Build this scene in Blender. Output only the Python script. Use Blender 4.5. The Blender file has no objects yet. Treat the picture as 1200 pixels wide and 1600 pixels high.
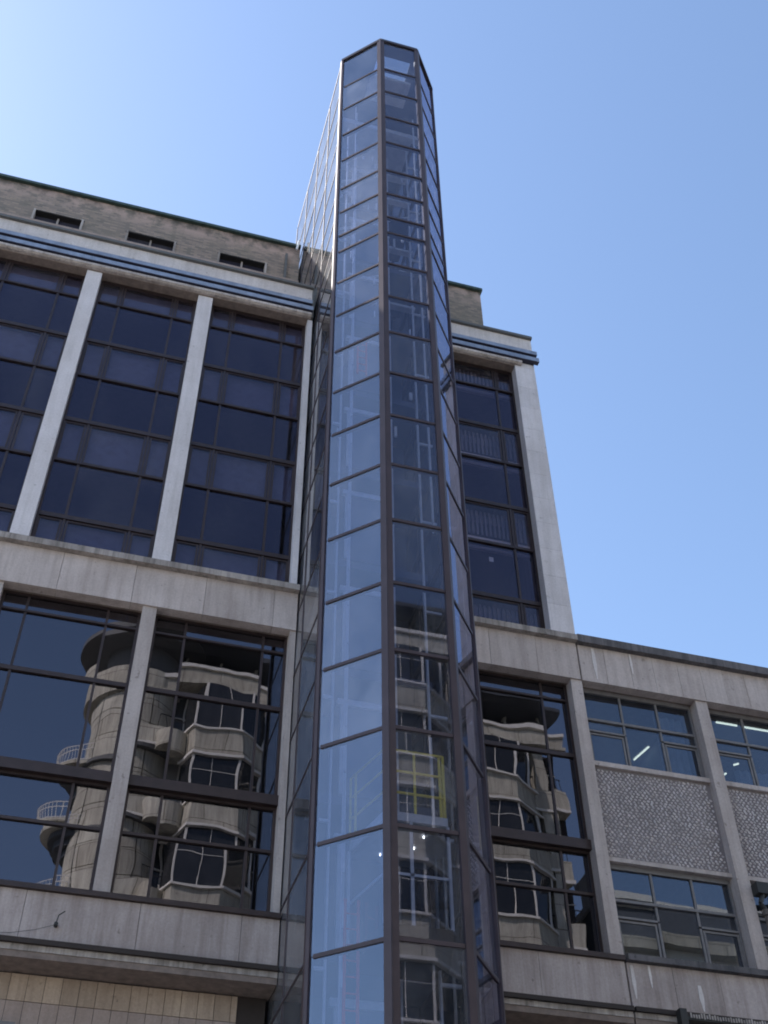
import bpy, math, random
from mathutils import Vector, Matrix
random.seed(7)
R = math.radians
scene = bpy.context.scene
C = scene.collection

# ------------------------------------------------------------------ camera
cam_d = bpy.data.cameras.new("camera")
cam = bpy.data.objects.new("camera", cam_d); C.objects.link(cam)
CAMZ = 1.6
pit, roll, yaw = R(44.46), R(-.59), R(16.41)
cy, sy = math.cos(yaw), math.sin(yaw)
fh = Vector((sy, cy, 0)); r0 = Vector((cy, -sy, 0))
F = fh * math.cos(pit) + Vector((0, 0, math.sin(pit))); U0 = r0.cross(F)
RR = r0 * math.cos(roll) + U0 * math.sin(roll); UU = -r0 * math.sin(roll) + U0 * math.cos(roll)
M = Matrix((RR, UU, -F)).transposed().to_4x4(); M.translation = Vector((0, 0, CAMZ))
cam.matrix_world = M
cam_d.sensor_fit = 'VERTICAL'; cam_d.sensor_height = 36.0
cam_d.lens = 1834 / 1600 * 36.0
cam_d.clip_end = 4000; cam_d.clip_start = .05
scene.camera = cam

# ------------------------------------------------------------------ sky and sun
SUN = Vector((-1.65, 1.0, 1.88)).normalized()
el = math.asin(SUN.z); az = math.atan2(SUN.x, SUN.y)          # azimuth clockwise from +Y
w = bpy.data.worlds.new("World"); scene.world = w; w.use_nodes = True
nt = w.node_tree; nt.nodes.clear()
sky = nt.nodes.new('ShaderNodeTexSky'); sky.sky_type = 'NISHITA'; sky.sun_disc = False
sky.sun_elevation = el; sky.sun_rotation = az
sky.air_density = 1.0; sky.dust_density = 0.6; sky.ozone_density = 1.35; sky.altitude = 50
bg = nt.nodes.new('ShaderNodeBackground'); bg.inputs['Strength'].default_value = 0.15
wo = nt.nodes.new('ShaderNodeOutputWorld')
nt.links.new(sky.outputs[0], bg.inputs[0]); nt.links.new(bg.outputs[0], wo.inputs[0])
sd = bpy.data.lights.new("sun", 'SUN'); sd.energy = 5.0; sd.angle = R(.5); sd.color = (1, .95, .88)
so = bpy.data.objects.new("sun", sd); C.objects.link(so)
so.rotation_euler = (-SUN).to_track_quat('-Z', 'Y').to_euler(); so.location = (0, 0, 80)
scene.view_settings.view_transform = 'Standard'; scene.view_settings.look = 'None'
scene.view_settings.gamma = 1; scene.view_settings.exposure = 1.06
scene.view_settings.use_curve_mapping = False
scene.render.engine = 'CYCLES'
scene.cycles.transparent_max_bounces = 24; scene.cycles.max_bounces = 10; scene.cycles.glossy_bounces = 6; scene.cycles.filter_width = 1.9

# ------------------------------------------------------------------ materials
def newmat(name):
    m = bpy.data.materials.new(name); m.use_nodes = True
    n = m.node_tree; n.nodes.clear()
    out = n.nodes.new('ShaderNodeOutputMaterial')
    return m, n, out
def pr(n, **k):
    p = n.nodes.new('ShaderNodeBsdfPrincipled')
    for a, v in k.items():
        nm = {'base': 'Base Color', 'rough': 'Roughness', 'metal': 'Metallic', 'spec': 'Specular IOR Level', 'coat': 'Coat Weight', 'coatr': 'Coat Roughness'}[a]
        p.inputs[nm].default_value = (*v, 1) if isinstance(v, tuple) else v
    return p
def noise(n, scale, detail=6, rough=.55, sc=(1, 1, 1), off=(0, 0, 0), perobj=False):
    g = n.nodes.new('ShaderNodeNewGeometry')
    mp = n.nodes.new('ShaderNodeMapping'); mp.inputs['Scale'].default_value = sc; mp.inputs['Location'].default_value = off
    t = n.nodes.new('ShaderNodeTexNoise'); t.inputs['Scale'].default_value = scale; t.inputs['Detail'].default_value = detail
    t.inputs['Roughness'].default_value = rough
    n.links.new(g.outputs['Position'], mp.inputs[0])
    if perobj:
        oi = n.nodes.new('ShaderNodeObjectInfo'); va = n.nodes.new('ShaderNodeVectorMath'); va.operation = 'MULTIPLY_ADD'
        n.links.new(oi.outputs['Random'], va.inputs[0]); va.inputs[1].default_value = (60, 35, 80)
        n.links.new(mp.outputs[0], va.inputs[2]); n.links.new(va.outputs[0], t.inputs['Vector'])
    else: n.links.new(mp.outputs[0], t.inputs['Vector'])
    return t.outputs['Fac']
def ramp(n, src, stops):
    r = n.nodes.new('ShaderNodeValToRGB'); e = r.color_ramp.elements
    while len(e) < len(stops): e.new(.5)
    for q, (p, c) in zip(e, stops):
        q.position = p; q.color = (*c, 1) if isinstance(c, tuple) else (c, c, c, 1)
    n.links.new(src, r.inputs[0]); return r.outputs[0]
def mix(n, fac, a, b, mode='MIX'):
    m = n.nodes.new('ShaderNodeMix'); m.data_type = 'RGBA'; m.blend_type = mode
    for s, v in ((m.inputs[0], fac), (m.inputs[6], a), (m.inputs[7], b)):
        if isinstance(v, (int, float)): s.default_value = v
        elif isinstance(v, tuple): s.default_value = (*v, 1)
        else: n.links.new(v, s)
    return m.outputs[2]
def bump(n, src, strength, dist, p):
    b = n.nodes.new('ShaderNodeBump'); b.inputs['Strength'].default_value = strength; b.inputs['Distance'].default_value = dist
    n.links.new(src, b.inputs['Height']); n.links.new(b.outputs[0], p.inputs['Normal'])

def concrete(name, base, stain, amt=.5, streak=.5, pits=True, off=0, objvar=.06, joints=False):
    m, n, out = newmat(name)
    p = pr(n, rough=.9, spec=.25)
    big = ramp(n, noise(n, .55, 7, .62, off=(off, 0, 0)), [(.38, 0.0), (.68, 1.0)])
    st = ramp(n, noise(n, 1.0, 7, .65, sc=(4.5, 4.5, .38), off=(off, 3, 0)), [(.44, 0.0), (.72, 1.0)])
    st2 = ramp(n, noise(n, 1.0, 5, .6, sc=(13, 13, .6), off=(off + 5, 3, 0)), [(.5, 0.0), (.75, 1.0)])
    fine = ramp(n, noise(n, 22, 4, .7), [(.3, .86), (.7, 1.06)])
    c = mix(n, big, base, tuple(.5 * a + .5 * b for a, b in zip(base, stain)))
    ms = n.nodes.new('ShaderNodeMath'); ms.operation = 'MULTIPLY'; ms.inputs[1].default_value = amt
    n.links.new(st, ms.inputs[0]); c = mix(n, ms.outputs[0], c, stain)
    ms = n.nodes.new('ShaderNodeMath'); ms.operation = 'MULTIPLY'; ms.inputs[1].default_value = streak
    n.links.new(st2, ms.inputs[0]); c = mix(n, ms.outputs[0], c, tuple(v * .72 for v in stain))
    if pits:
        sp = ramp(n, noise(n, 7, 3, .5, off=(off, 9, 9)), [(.66, 0.0), (.74, .5)])
        c = mix(n, sp, c, tuple(v * .5 for v in stain))
    c = mix(n, 1.0, c, fine, 'MULTIPLY')
    oi = n.nodes.new('ShaderNodeObjectInfo')
    mr = n.nodes.new('ShaderNodeMapRange'); mr.inputs[3].default_value = 1 - objvar; mr.inputs[4].default_value = 1 + objvar
    n.links.new(oi.outputs['Random'], mr.inputs[0])
    cc = n.nodes.new('ShaderNodeCombineColor')
    for i in range(3): n.links.new(mr.outputs[0], cc.inputs[i])
    c = mix(n, 1.0, c, cc.outputs[0], 'MULTIPLY')
    if joints:
        g = n.nodes.new('ShaderNodeNewGeometry'); sx = n.nodes.new('ShaderNodeSeparateXYZ'); n.links.new(g.outputs['Position'], sx.inputs[0])
        cb = n.nodes.new('ShaderNodeCombineXYZ'); n.links.new(sx.outputs[0], cb.inputs[0]); n.links.new(sx.outputs[2], cb.inputs[1])
        b = n.nodes.new('ShaderNodeTexBrick'); n.links.new(cb.outputs[0], b.inputs[0]); b.inputs['Scale'].default_value = 1
        b.inputs['Brick Width'].default_value = 2.1; b.inputs['Row Height'].default_value = 1.45; b.inputs['Mortar Size'].default_value = .022
        b.inputs['Color1'].default_value = (1, 1, 1, 1); b.inputs['Color2'].default_value = (.82, .8, .78, 1); b.inputs['Mortar'].default_value = (.35, .33, .3, 1)
        c = mix(n, 1.0, c, b.outputs[0], 'MULTIPLY')
    n.links.new(c, p.inputs['Base Color'])
    bump(n, noise(n, 30, 5, .7), .35, .01, p)
    n.links.new(p.outputs[0], out.inputs[0]); return m

def simple(name, base, rough=.6, metal=0., spec=.4, var=.12, sc=6, coat=0.):
    m, n, out = newmat(name)
    p = pr(n, rough=rough, metal=metal, spec=spec, coat=coat)
    f = ramp(n, noise(n, sc, 5, .6), [(.3, 1 - var), (.7, 1 + var)])
    c = mix(n, 1.0, base, f, 'MULTIPLY'); n.links.new(c, p.inputs['Base Color'])
    n.links.new(p.outputs[0], out.inputs[0]); return m

def glass(name, tint, ior, body=None, wav=.25, rtint=(1, 1, 1), wscale=.7, dirt=.02):
    """reflection by Fresnel over either a tinted clear body or a dark opaque backing"""
    m, n, out = newmat(name)
    gl = n.nodes.new('ShaderNodeBsdfGlossy'); gl.inputs['Roughness'].default_value = .0
    gl.inputs['Color'].default_value = (*rtint, 1)
    fr = n.nodes.new('ShaderNodeFresnel'); fr.inputs['IOR'].default_value = ior
    geo = n.nodes.new('ShaderNodeNewGeometry')
    inv = n.nodes.new('ShaderNodeMath'); inv.operation = 'SUBTRACT'; inv.inputs[0].default_value = 1
    n.links.new(geo.outputs['Backfacing'], inv.inputs[1])
    mu = n.nodes.new('ShaderNodeMath'); mu.operation = 'MULTIPLY'
    n.links.new(fr.outputs[0], mu.inputs[0]); n.links.new(inv.outputs[0], mu.inputs[1])
    bu = n.nodes.new('ShaderNodeBump'); bu.inputs['Strength'].default_value = wav; bu.inputs['Distance'].default_value = .01
    n.links.new(noise(n, wscale, 1.5, .5, sc=(1, 1, .8), perobj=True), bu.inputs['Height'])
    n.links.new(bu.outputs[0], gl.inputs['Normal']); n.links.new(bu.outputs[0], fr.inputs['Normal'])
    if body is None:
        b = n.nodes.new('ShaderNodeBsdfTransparent'); b.inputs[0].default_value = (*tint, 1)
    else:
        b = n.nodes.new('ShaderNodeBsdfDiffuse'); b.inputs[0].default_value = (*body, 1)
    # thin film of dust on the outside
    du = n.nodes.new('ShaderNodeBsdfDiffuse'); du.inputs[0].default_value = (.5, .5, .52, 1)
    dm = n.nodes.new('ShaderNodeMath'); dm.operation = 'MULTIPLY'; dm.inputs[1].default_value = dirt * 2
    oi = n.nodes.new('ShaderNodeObjectInfo')
    vr = n.nodes.new('ShaderNodeMapRange'); vr.inputs[3].default_value = .35; vr.inputs[4].default_value = 1.8
    n.links.new(oi.outputs['Random'], vr.inputs[0])
    dv = n.nodes.new('ShaderNodeMath'); dv.operation = 'MULTIPLY'; n.links.new(vr.outputs[0], dv.inputs[1])
    n.links.new(ramp(n, noise(n, .9, 6, .65, sc=(1.3, 1.3, .8)), [(.3, .1), (.75, 1.0)]), dv.inputs[0])
    n.links.new(dv.outputs[0], dm.inputs[0])
    b2 = n.nodes.new('ShaderNodeMixShader'); n.links.new(dm.outputs[0], b2.inputs[0])
    n.links.new(b.outputs[0], b2.inputs[1]); n.links.new(du.outputs[0], b2.inputs[2])
    mx = n.nodes.new('ShaderNodeMixShader')
    n.links.new(mu.outputs[0], mx.inputs[0]); n.links.new(b2.outputs[0], mx.inputs[1]); n.links.new(gl.outputs[0], mx.inputs[2])
    n.links.new(mx.outputs[0], out.inputs[0]); return m

def emit(name, col, s):
    m, n, out = newmat(name)
    e = n.nodes.new('ShaderNodeEmission'); e.inputs[0].default_value = (*col, 1); e.inputs[1].default_value = s
    n.links.new(e.outputs[0], out.inputs[0]); return m

def brickmat():
    m, n, out = newmat('brick')
    p = pr(n, rough=.92, spec=.2)
    g = n.nodes.new('ShaderNodeNewGeometry')
    sx = n.nodes.new('ShaderNodeSeparateXYZ'); n.links.new(g.outputs['Position'], sx.inputs[0])
    ad = n.nodes.new('ShaderNodeMath'); n.links.new(sx.outputs[0], ad.inputs[0]); n.links.new(sx.outputs[1], ad.inputs[1])
    cb = n.nodes.new('ShaderNodeCombineXYZ'); n.links.new(ad.outputs[0], cb.inputs[0]); n.links.new(sx.outputs[2], cb.inputs[1])
    b = n.nodes.new('ShaderNodeTexBrick'); n.links.new(cb.outputs[0], b.inputs[0])
    b.inputs['Scale'].default_value = 1; b.inputs['Brick Width'].default_value = .24; b.inputs['Row Height'].default_value = .085
    b.inputs['Mortar Size'].default_value = .008
    b.inputs['Color1'].default_value = (.36, .275, .225, 1); b.inputs['Color2'].default_value = (.19, .16, .14, 1); b.inputs['Mortar'].default_value = (.22, .2, .185, 1)
    green = ramp(n, noise(n, .8, 6, .6, off=(4, 0, 1)), [(.42, 0.0), (.7, .45)])
    c = mix(n, green, b.outputs[0], (.19, .175, .135))
    # pinkish spalled band just under the coping
    mr = n.nodes.new('ShaderNodeMapRange'); mr.inputs[1].default_value = 36.5; mr.inputs[2].default_value = 37.1
    n.links.new(sx.outputs[2], mr.inputs[0])
    pk = ramp(n, noise(n, 1.9, 7, .65, off=(1, 0, 7)), [(.42, 0.0), (.55, .9)])
    mm = n.nodes.new('ShaderNodeMath'); mm.operation = 'MULTIPLY'; n.links.new(mr.outputs[0], mm.inputs[0]); n.links.new(pk, mm.inputs[1])
    c = mix(n, mm.outputs[0], c, (.46, .34, .29))
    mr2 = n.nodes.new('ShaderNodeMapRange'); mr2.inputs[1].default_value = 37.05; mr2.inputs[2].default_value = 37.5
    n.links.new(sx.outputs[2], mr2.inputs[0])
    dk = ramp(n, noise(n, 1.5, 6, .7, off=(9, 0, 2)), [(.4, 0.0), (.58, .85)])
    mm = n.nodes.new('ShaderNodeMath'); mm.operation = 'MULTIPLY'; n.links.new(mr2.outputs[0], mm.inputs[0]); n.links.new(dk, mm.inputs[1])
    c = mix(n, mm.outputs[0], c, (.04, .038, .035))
    n.links.new(c, p.inputs['Base Color']); bump(n, b.outputs['Fac'], -.4, .01, p)
    n.links.new(p.outputs[0], out.inputs[0]); return m

M_ = dict(
    conc=concrete('concrete', (.6, .52, .495), (.3, .24, .215), .6, .1),
    concd=concrete('concrete_weathered', (.49, .42, .405), (.22, .17, .15), .7, .25, off=11),
    column=concrete('column_stone', (.74, .69, .71), (.44, .4, .39), .4, .2, off=23),
    colr=concrete('column_render', (.54, .47, .45), (.3, .245, .22), .5, .35, off=29),
    ledge=concrete('ledge_stone', (.5, .44, .41), (.11, .095, .085), .8, .5, off=31),
    wingcap=concrete('coping_stone_dark', (.17, .155, .16), (.05, .05, .055), .8, .5, off=37),
    fascia=concrete('fascia_render', (.74, .68, .67), (.4, .35, .33), .4, .2, off=41),
    blue=simple('blue_glazed_render', (.22, .265, .37), .45, 0, .5, .25, 3), navy=simple('painted_groove_shade', (.035, .035, .06), .7),  # navy: shade under and between the blue stripes, put into the colour
    moss=simple('green_lead', (.05, .075, .065), .7, 0, .3, .3, 4),
    corn=concrete('cornice_stone', (.62, .55, .52), (.14, .11, .1), .6, .45, off=47),
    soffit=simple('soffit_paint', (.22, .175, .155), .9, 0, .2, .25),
    brick=brickmat(),
    tile=concrete('stone_tile', (.5, .385, .3), (.3, .22, .17), .5, .4, objvar=.1, off=51),
    tileb=concrete('stone_tile_grey', (.42, .33, .295), (.26, .2, .17), .4, .3, objvar=.06, off=57),
    frame=simple('bronze_frame', (.045, .03, .03), .42, .3, .5, .2, 3),
    post=simple('bronze_tower_frame', (.062, .043, .048), .5, .15, .4, .15, 2),
    wframe=simple('grey_window_frame', (.17, .16, .165), .5, 0, .4, .15),
    slot=simple('slot_dark', (.02, .018, .018), .8),
    gup=glass('tinted_glass', (.5, .48, .54), 1.6, wav=.09, rtint=(.82, .74, 1), dirt=.016), gup2=glass('vision_glass', (.72, .7, .76), 1.62, wav=.09, rtint=(.85, .8, 1), dirt=.014),
    glow=glass('tinted_low_glass', (.2, .2, .22), 2.15, wav=.5, rtint=(.82, .79, .9), dirt=.006),
    gspan=glass('spandrel_glass', (1, 1, 1), 1.62, body=(.035, .035, .055), wav=.05, rtint=(.85, .85, 1)),
    gtow=glass('tower_glass', (.74, .75, .8), 1.8, wav=.14, rtint=(.8, .8, 1), dirt=.03),
    gtow1=glass('sky_brightened_tower_glass', (.66, .7, .84), 2.3, wav=.05, rtint=(.74, .84, 1), dirt=.07),  # left front face: stronger, bluer mirroring stands in for brighter reflected sky
    gside=glass('side_tower_glass', (.5, .52, .58), 2.8, wav=.05, rtint=(1, 1, 1), dirt=.14),
    gwing=glass('clear_window_glass', (.52, .57, .64), 1.95, wav=.25, rtint=(.84, .88, 1)),
    gcar=glass('car_glass', (.75, .78, .8), 1.5, wav=.0),
    room=simple('room_wall', (.1, .1, .115), .9),
    ceil=simple('room_ceiling', (.26, .26, .3), .9),
    wroom=simple('office_wall', (.2, .24, .3), .9),
    wceil=simple('office_ceiling', (.35, .4, .48), .9),
    backp=simple('spandrel_backing', (.13, .14, .2), .8, var=.2),
    blind=simple('blind_slat', (.22, .22, .25), .7),
    core=simple('core_wall', (.09, .11, .17), .8, var=.2, sc=1.5),
    rail=simple('galvanised_steel', (.7, .73, .76), .45, .15),
    white=simple('white_painted_steel', (.7, .72, .74), .5),
    yellow=simple('yellow_paint', (.9, .72, .06), .5),
    red=simple('red_paint', (.85, .08, .05), .5),
    dark=simple('dark_panel', (.04, .03, .027), .8),
    tube=emit('tube_light', (1, 1, .72), 1.3), bulb=emit('car_light', (1, .97, .9), 7.0),
    curtain=simple('curtain_cloth', (.5, .53, .58), .9),
    pcon=concrete('patterned_concrete', (.25, .22, .225), (.15, .13, .135), .4, .2, off=61),
    nub=simple('pebble', (.68, .63, .64), .7, var=.3, sc=9),
    stone=concrete('sunlit_portland', (.68, .65, .55), (.3, .28, .235), .7, .5, off=71, joints=True),
    slate=simple('slate', (.07, .075, .085), .6), wst=simple('white_stone', (.75, .72, .66), .8),
    owin=glass('far_window_glass', (1, 1, 1), 1.5, body=(.02, .022, .025), wav=.1),
    iron=simple('dark_iron', (.03, .03, .03), .6), cast=simple('weathered_pipe', (.12, .1, .09), .7, var=.35),
    road=simple('asphalt', (.05, .05, .052), .9), pave=simple('paving', (.25, .24, .22), .9, var=.2),
    bark=simple('bark', (.12, .1, .08), .9), leaf=simple('leaf', (.05, .09, .03), .7, var=.4, sc=1.5), blindp=glass('blind_behind_glass', (1, 1, 1), 1.5, body=(.3, .3, .29), wav=.1), lead=simple('dull_lead', (.12, .12, .12), .7),
    roofm=simple('roof_felt', (.08, .08, .08), .9),
)

# ------------------------------------------------------------------ helpers
WL = {}
def link(o, parent, loc):
    C.objects.link(o); WL[o.name] = Vector(loc)
    if parent is not None:
        o.parent = parent; o.location = Vector(loc) - WL[parent.name]
    else: o.location = loc
    return o
def mesh_obj(name, V, Fc, mat, parent=None, loc=None, smooth=False):
    if loc is None:
        xs = [min(v[i] for v in V) for i in range(3)]; xe = [max(v[i] for v in V) for i in range(3)]
        loc = Vector(((xs[0] + xe[0]) / 2, (xs[1] + xe[1]) / 2, (xs[2] + xe[2]) / 2))
        if parent is None: loc.z = xs[2]
    loc = Vector(loc)
    me = bpy.data.meshes.new(name); me.from_pydata([Vector(v) - loc for v in V], [], Fc)
    me.materials.append(M_[mat] if isinstance(mat, str) else mat)
    if smooth:
        for p in me.polygons: p.use_smooth = True
    me.update()
    return link(bpy.data.objects.new(name, me), parent, loc)
class MB:
    def __init__(s): s.V = []; s.F = []
    def hexa(s, P):
        b = len(s.V); s.V += [tuple(p) for p in P]
        s.F += [(b, b+3, b+2, b+1), (b+4, b+5, b+6, b+7), (b, b+1, b+5, b+4), (b+1, b+2, b+6, b+5), (b+2, b+3, b+7, b+6), (b+3, b, b+4, b+7)]; return s
    def box(s, x0, x1, y0, y1, z0, z1):
        s.hexa([(x0,y0,z0),(x1,y0,z0),(x1,y1,z0),(x0,y1,z0),(x0,y0,z1),(x1,y0,z1),(x1,y1,z1),(x0,y1,z1)]); return s
    def plate(s, A, B, z0, z1, o0, o1):
        """vertical slab along plan line A-B, from outward offset o1 to o0 (outward = right of A->B turned -90)"""
        A = Vector(A); B = Vector(B); d = (B - A).normalized(); n = Vector((d.y, -d.x))
        a0 = A + n*o1; b0 = B + n*o1; b1 = B + n*o0; a1 = A + n*o0
        s.hexa([(a0.x,a0.y,z0),(b0.x,b0.y,z0),(b1.x,b1.y,z0),(a1.x,a1.y,z0),(a0.x,a0.y,z1),(b0.x,b0.y,z1),(b1.x,b1.y,z1),(a1.x,a1.y,z1)]); return s
    def prism(s, pts, z0, z1):
        n = len(pts); b = len(s.V)      # pts counter-clockwise from above
        s.V += [(x, y, z0) for x, y in pts] + [(x, y, z1) for x, y in pts]
        s.F += [tuple(b + i for i in reversed(range(n))), tuple(b + n + i for i in range(n))]
        s.F += [(b+i, b+(i+1) % n, b+n+(i+1) % n, b+n+i) for i in range(n)]; return s
    def profx(s, pts, x0, x1):
        """(y,z) polygon extruded along x"""
        n = len(pts); b = len(s.V)
        s.V += [(x0, y, z) for y, z in pts] + [(x1, y, z) for y, z in pts]
        s.F += [tuple(b + i for i in range(n)), tuple(b + n + i for i in reversed(range(n)))]
        s.F += [(b+i, b+n+i, b+n+(i+1) % n, b+(i+1) % n) for i in range(n)]; return s
    def tube(s, A, B, r, n=8, r2=None):
        A = Vector(A); B = Vector(B); d = (B - A).normalized(); r2 = r if r2 is None else r2
        u = d.orthogonal().normalized(); v = d.cross(u); b = len(s.V)
        for P, q in ((A, r), (B, r2)):
            for i in range(n):
                t = 2*math.pi*i/n; s.V.append(tuple(P + (u*math.cos(t) + v*math.sin(t))*q))
        s.F += [(b+i, b+(i+1) % n, b+n+(i+1) % n, b+n+i) for i in range(n)]
        s.F += [tuple(b+i for i in reversed(range(n))), tuple(b+n+i for i in range(n))]; return s
    def build(s, name, mat, parent=None, **k): return mesh_obj(name, s.V, s.F, mat, parent, **k)
def tag(o, label=None, cat=None, group=None, kind=None):
    if label: o['label'] = label
    if cat: o['category'] = cat
    if group: o['group'] = group
    if kind: o['kind'] = kind
    return o
def thing(name, loc, label, cat, group=None):
    o = bpy.data.objects.new(name, None); o.empty_display_size = .3
    link(o, None, loc); return tag(o, label, cat, group)
def box(name, x0, x1, y0, y1, z0, z1, mat, parent=None): return MB().box(x0, x1, y0, y1, z0, z1).build(name, mat, parent)
def pane(parent, A, B, z0, z1, mat, off=0, tilt=.12, th=.012, name='pane', extra=0):
    o = MB().plate(A, B, z0, z1, off, off + th).build(name, mat, parent)
    d = (Vector(B) - Vector(A)).normalized()
    q = Matrix.Rotation(R(random.uniform(-tilt, tilt)), 3, 'Z') @ Matrix.Rotation(R(random.uniform(-tilt, tilt) + extra), 3, (d.x, d.y, 0))
    o.rotation_euler = q.to_euler(); return o

# ------------------------------------------------------------------ ground
tag(MB().box(-1500, 1500, -1500, 1500, -.5, 0).build('ground', 'pave'), kind='structure')
tag(box('road', -300, 300, -11, 9, -.2, .004, 'road'), kind='structure')
tag(box('pavement', -300, 300, 9, 60, -.2, .12, 'pave'), kind='structure')
tag(box('far_pavement', -300, 300, -60, -11, -.2, .12, 'pave'), kind='structure')

# ================================================================== office block
XL = -12.2; XR = 10.62
blk = thing('office_block', (0, 20, 0), 'tall stone-framed office block with dark glazing, blue striped cornice and brick attic storey', 'building')
TL, TR = 3.80, 7.32       # gap where the lift tower stands against the facade

def window(parent, x0, x1, zs, mull, yg, rails, bars, mats, fr='frame', fw=.05, depth=.1, extra_mull=None, skip=None, fmat=None, side=None, tilt=.12):
    """frame mesh with one pane object per opening. zs rows bottom->top, mull inner x list, rails {z:height}, bars {x:width}"""
    f = MB(); xs = [x0] + list(mull) + [x1]
    y0, y1 = yg - .05, yg + depth
    f.box(x0, x0+fw, y0, y1, zs[0], zs[-1]); f.box(x1-fw, x1, y0, y1, zs[0], zs[-1])
    rz = [(z, rails.get(round(z, 2), .06)) for z in zs]
    for z, h in rz:
        a, b = z-h/2, z+h/2
        if z == zs[0]: a, b = z, z+h
        if z == zs[-1]: a, b = z-h, z
        jz = zs.index(z); segs = [(x0+fw, x1-fw)]
        if skip and 0 < jz < len(zs)-1 and (1, jz) in skip and (1, jz-1) in skip: segs = [(x0+fw, mull[0]-.025), (mull[1]+.025, x1-fw)]
        for q0, q1 in segs: f.box(q0, q1, y0-.012, y1-.004, a, b)
    for i, x in enumerate(mull):
        wd = bars.get(round(x, 2), .05)
        for j in range(len(zs)-1):
            f.box(x-wd/2, x+wd/2, y0+.008, y1-.012, zs[j] + (rz[j][1] if j == 0 else rz[j][1]/2), zs[j+1] - (rz[j+1][1] if j == len(zs)-2 else rz[j+1][1]/2))
    fo = f.build('window', fr, parent)
    for j in range(len(zs)-1):
        for i in range(len(xs)-1):
            if skip and (i, j) in skip:
                if (i, j-1) in skip: continue
                jj = j
                while (i, jj+1) in skip: jj += 1
                pane(fo, (xs[i]+.02, yg), (xs[i+1]-.02, yg), zs[j]+.02, zs[jj+1]-.02, mats(i, j) if callable(mats) else mats, off=0, tilt=tilt); continue
            m = mats(i, j) if callable(mats) else mats
            pane(fo, (xs[i]+.02, yg), (xs[i+1]-.02, yg), zs[j]+.02, zs[j+1]-.02, m, off=0, tilt=tilt)
            if side and (i, j) in side:      # inner opening-light frame
                q = MB(); a, b, c, d = xs[i]+.05, xs[i+1]-.05, zs[j]+rz[j][1]/2+.02, zs[j+1]-rz[j+1][1]/2-.02; t = .045
                q.box(a, b, yg-.03, yg-.0125, c, c+t).box(a, b, yg-.03, yg-.0125, d-t, d).box(a, a+t, yg-.03, yg-.0125, c+t, d-t).box(b-t, b, yg-.03, yg-.0125, c+t, d-t)
                q.build('sash', fr, fo)
    return fo

# --- upper glazed bays
UZ = [19.1, 20.18, 21.95, 23.42, 25.12, 26.56, 28.27, 29.23]
rails_u = {20.18: .12, 23.42: .12, 26.56: .12, 19.1: .06, 29.23: .06, 21.95: .045, 25.12: .045, 28.27: .045}
cols_u = [-11.9, -8.8, -5.7, -2.6, .5]
bays_u = [(c+.42, c+3.1) for c in cols_u[:-1]] + [(.92, 3.66), (7.42, 10.0)]
for bi, (a, b) in enumerate(bays_u):
    if bi == len(bays_u)-1: mu = [8.02, 9.45]
    else: mu = [a+.62, a+2.08]
    sd_ = {(i, j) for j in (0, 2, 4, 6) for i in range(3)}
    window(blk, a, b, UZ, mu, 20.3, rails_u, {round(m, 2): .06 for m in mu}, lambda i, j: 'gup2' if j % 2 == 0 else 'gup', side=sd_, tilt=.2)
    # backing behind the paler rows: slab edge and ribbed radiator screen
    for (z0, z1) in ((19.1, 20.1), (21.95, 23.35), (25.12, 26.5), (28.27, 29.25)):
        if bi < len(bays_u)-1:
            box('spandrel_panel', a, b, 20.42, 20.5, z0, z1, 'backp', blk); continue
        box('slab_edge_panel', a, b, 20.52, 20.6, z0, z0+(z1-z0)*.3, 'wst', blk)
        g = MB()
        k = a+.05
        while k < b-.05: g.box(k, k+.06, 20.52, 20.58, z0+(z1-z0)*.36, z1-.04); k += .12
        tag(g.build('ribbed_screen', 'blind', blk), kind='stuff')
for c in cols_u: box('column', c, c+.41, 20.0, 20.55, 19.09, 29.23, 'column', blk)
box('column', 3.66, 3.8, 20.0, 20.55, 19.09, 29.23, 'column', blk)
# pilaster at the right-hand end, of stone blocks
z = 19.1; k = 0
while z < 29.4:
    h = min(.92, 29.44-z); box('pilaster_block', 10.0, XR, 19.96, 20.7, z, z+h-.005, 'column', blk); z += h
# --- storeys inside (real slabs and walls, seen through the glass)
for zc in (19.0, 23.36-3.2, 23.36, 26.5, 29.62):
    box('floor_slab', XL, TL, 20.72, 28, zc-.28, zc, 'ceil', blk); box('floor_slab', TR, XR-.4, 20.72, 28, zc-.28, zc, 'ceil', blk)
box('back_wall', XL, XR-.4, 25.0, 25.2, 0, 30.4, 'room', blk)
for x in (-8.6, -2.4, .7, 3.74, 7.3): box('partition', x-.05, x+.05, 20.72, 25, 11.4, 30, 'room', blk)
# --- flank, rear, roof
box('flank_wall', XR-.4, XR, 20.72, 36, 0, 30.4, 'conc', blk)
box('rear_wall', XL-.4, XR, 36, 36.4, 0, 30.4, 'conc', blk)
box('left_wall', XL-.4, XL, 20.0, 36, 0, 30.4, 'conc', blk)
box('roof', XL, TL, 20.4, 36, 30.41, 30.6, 'roofm', blk); box('roof', TR, XR-.02, 20.4, 36, 30.41, 30.6, 'roofm', blk)

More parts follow.
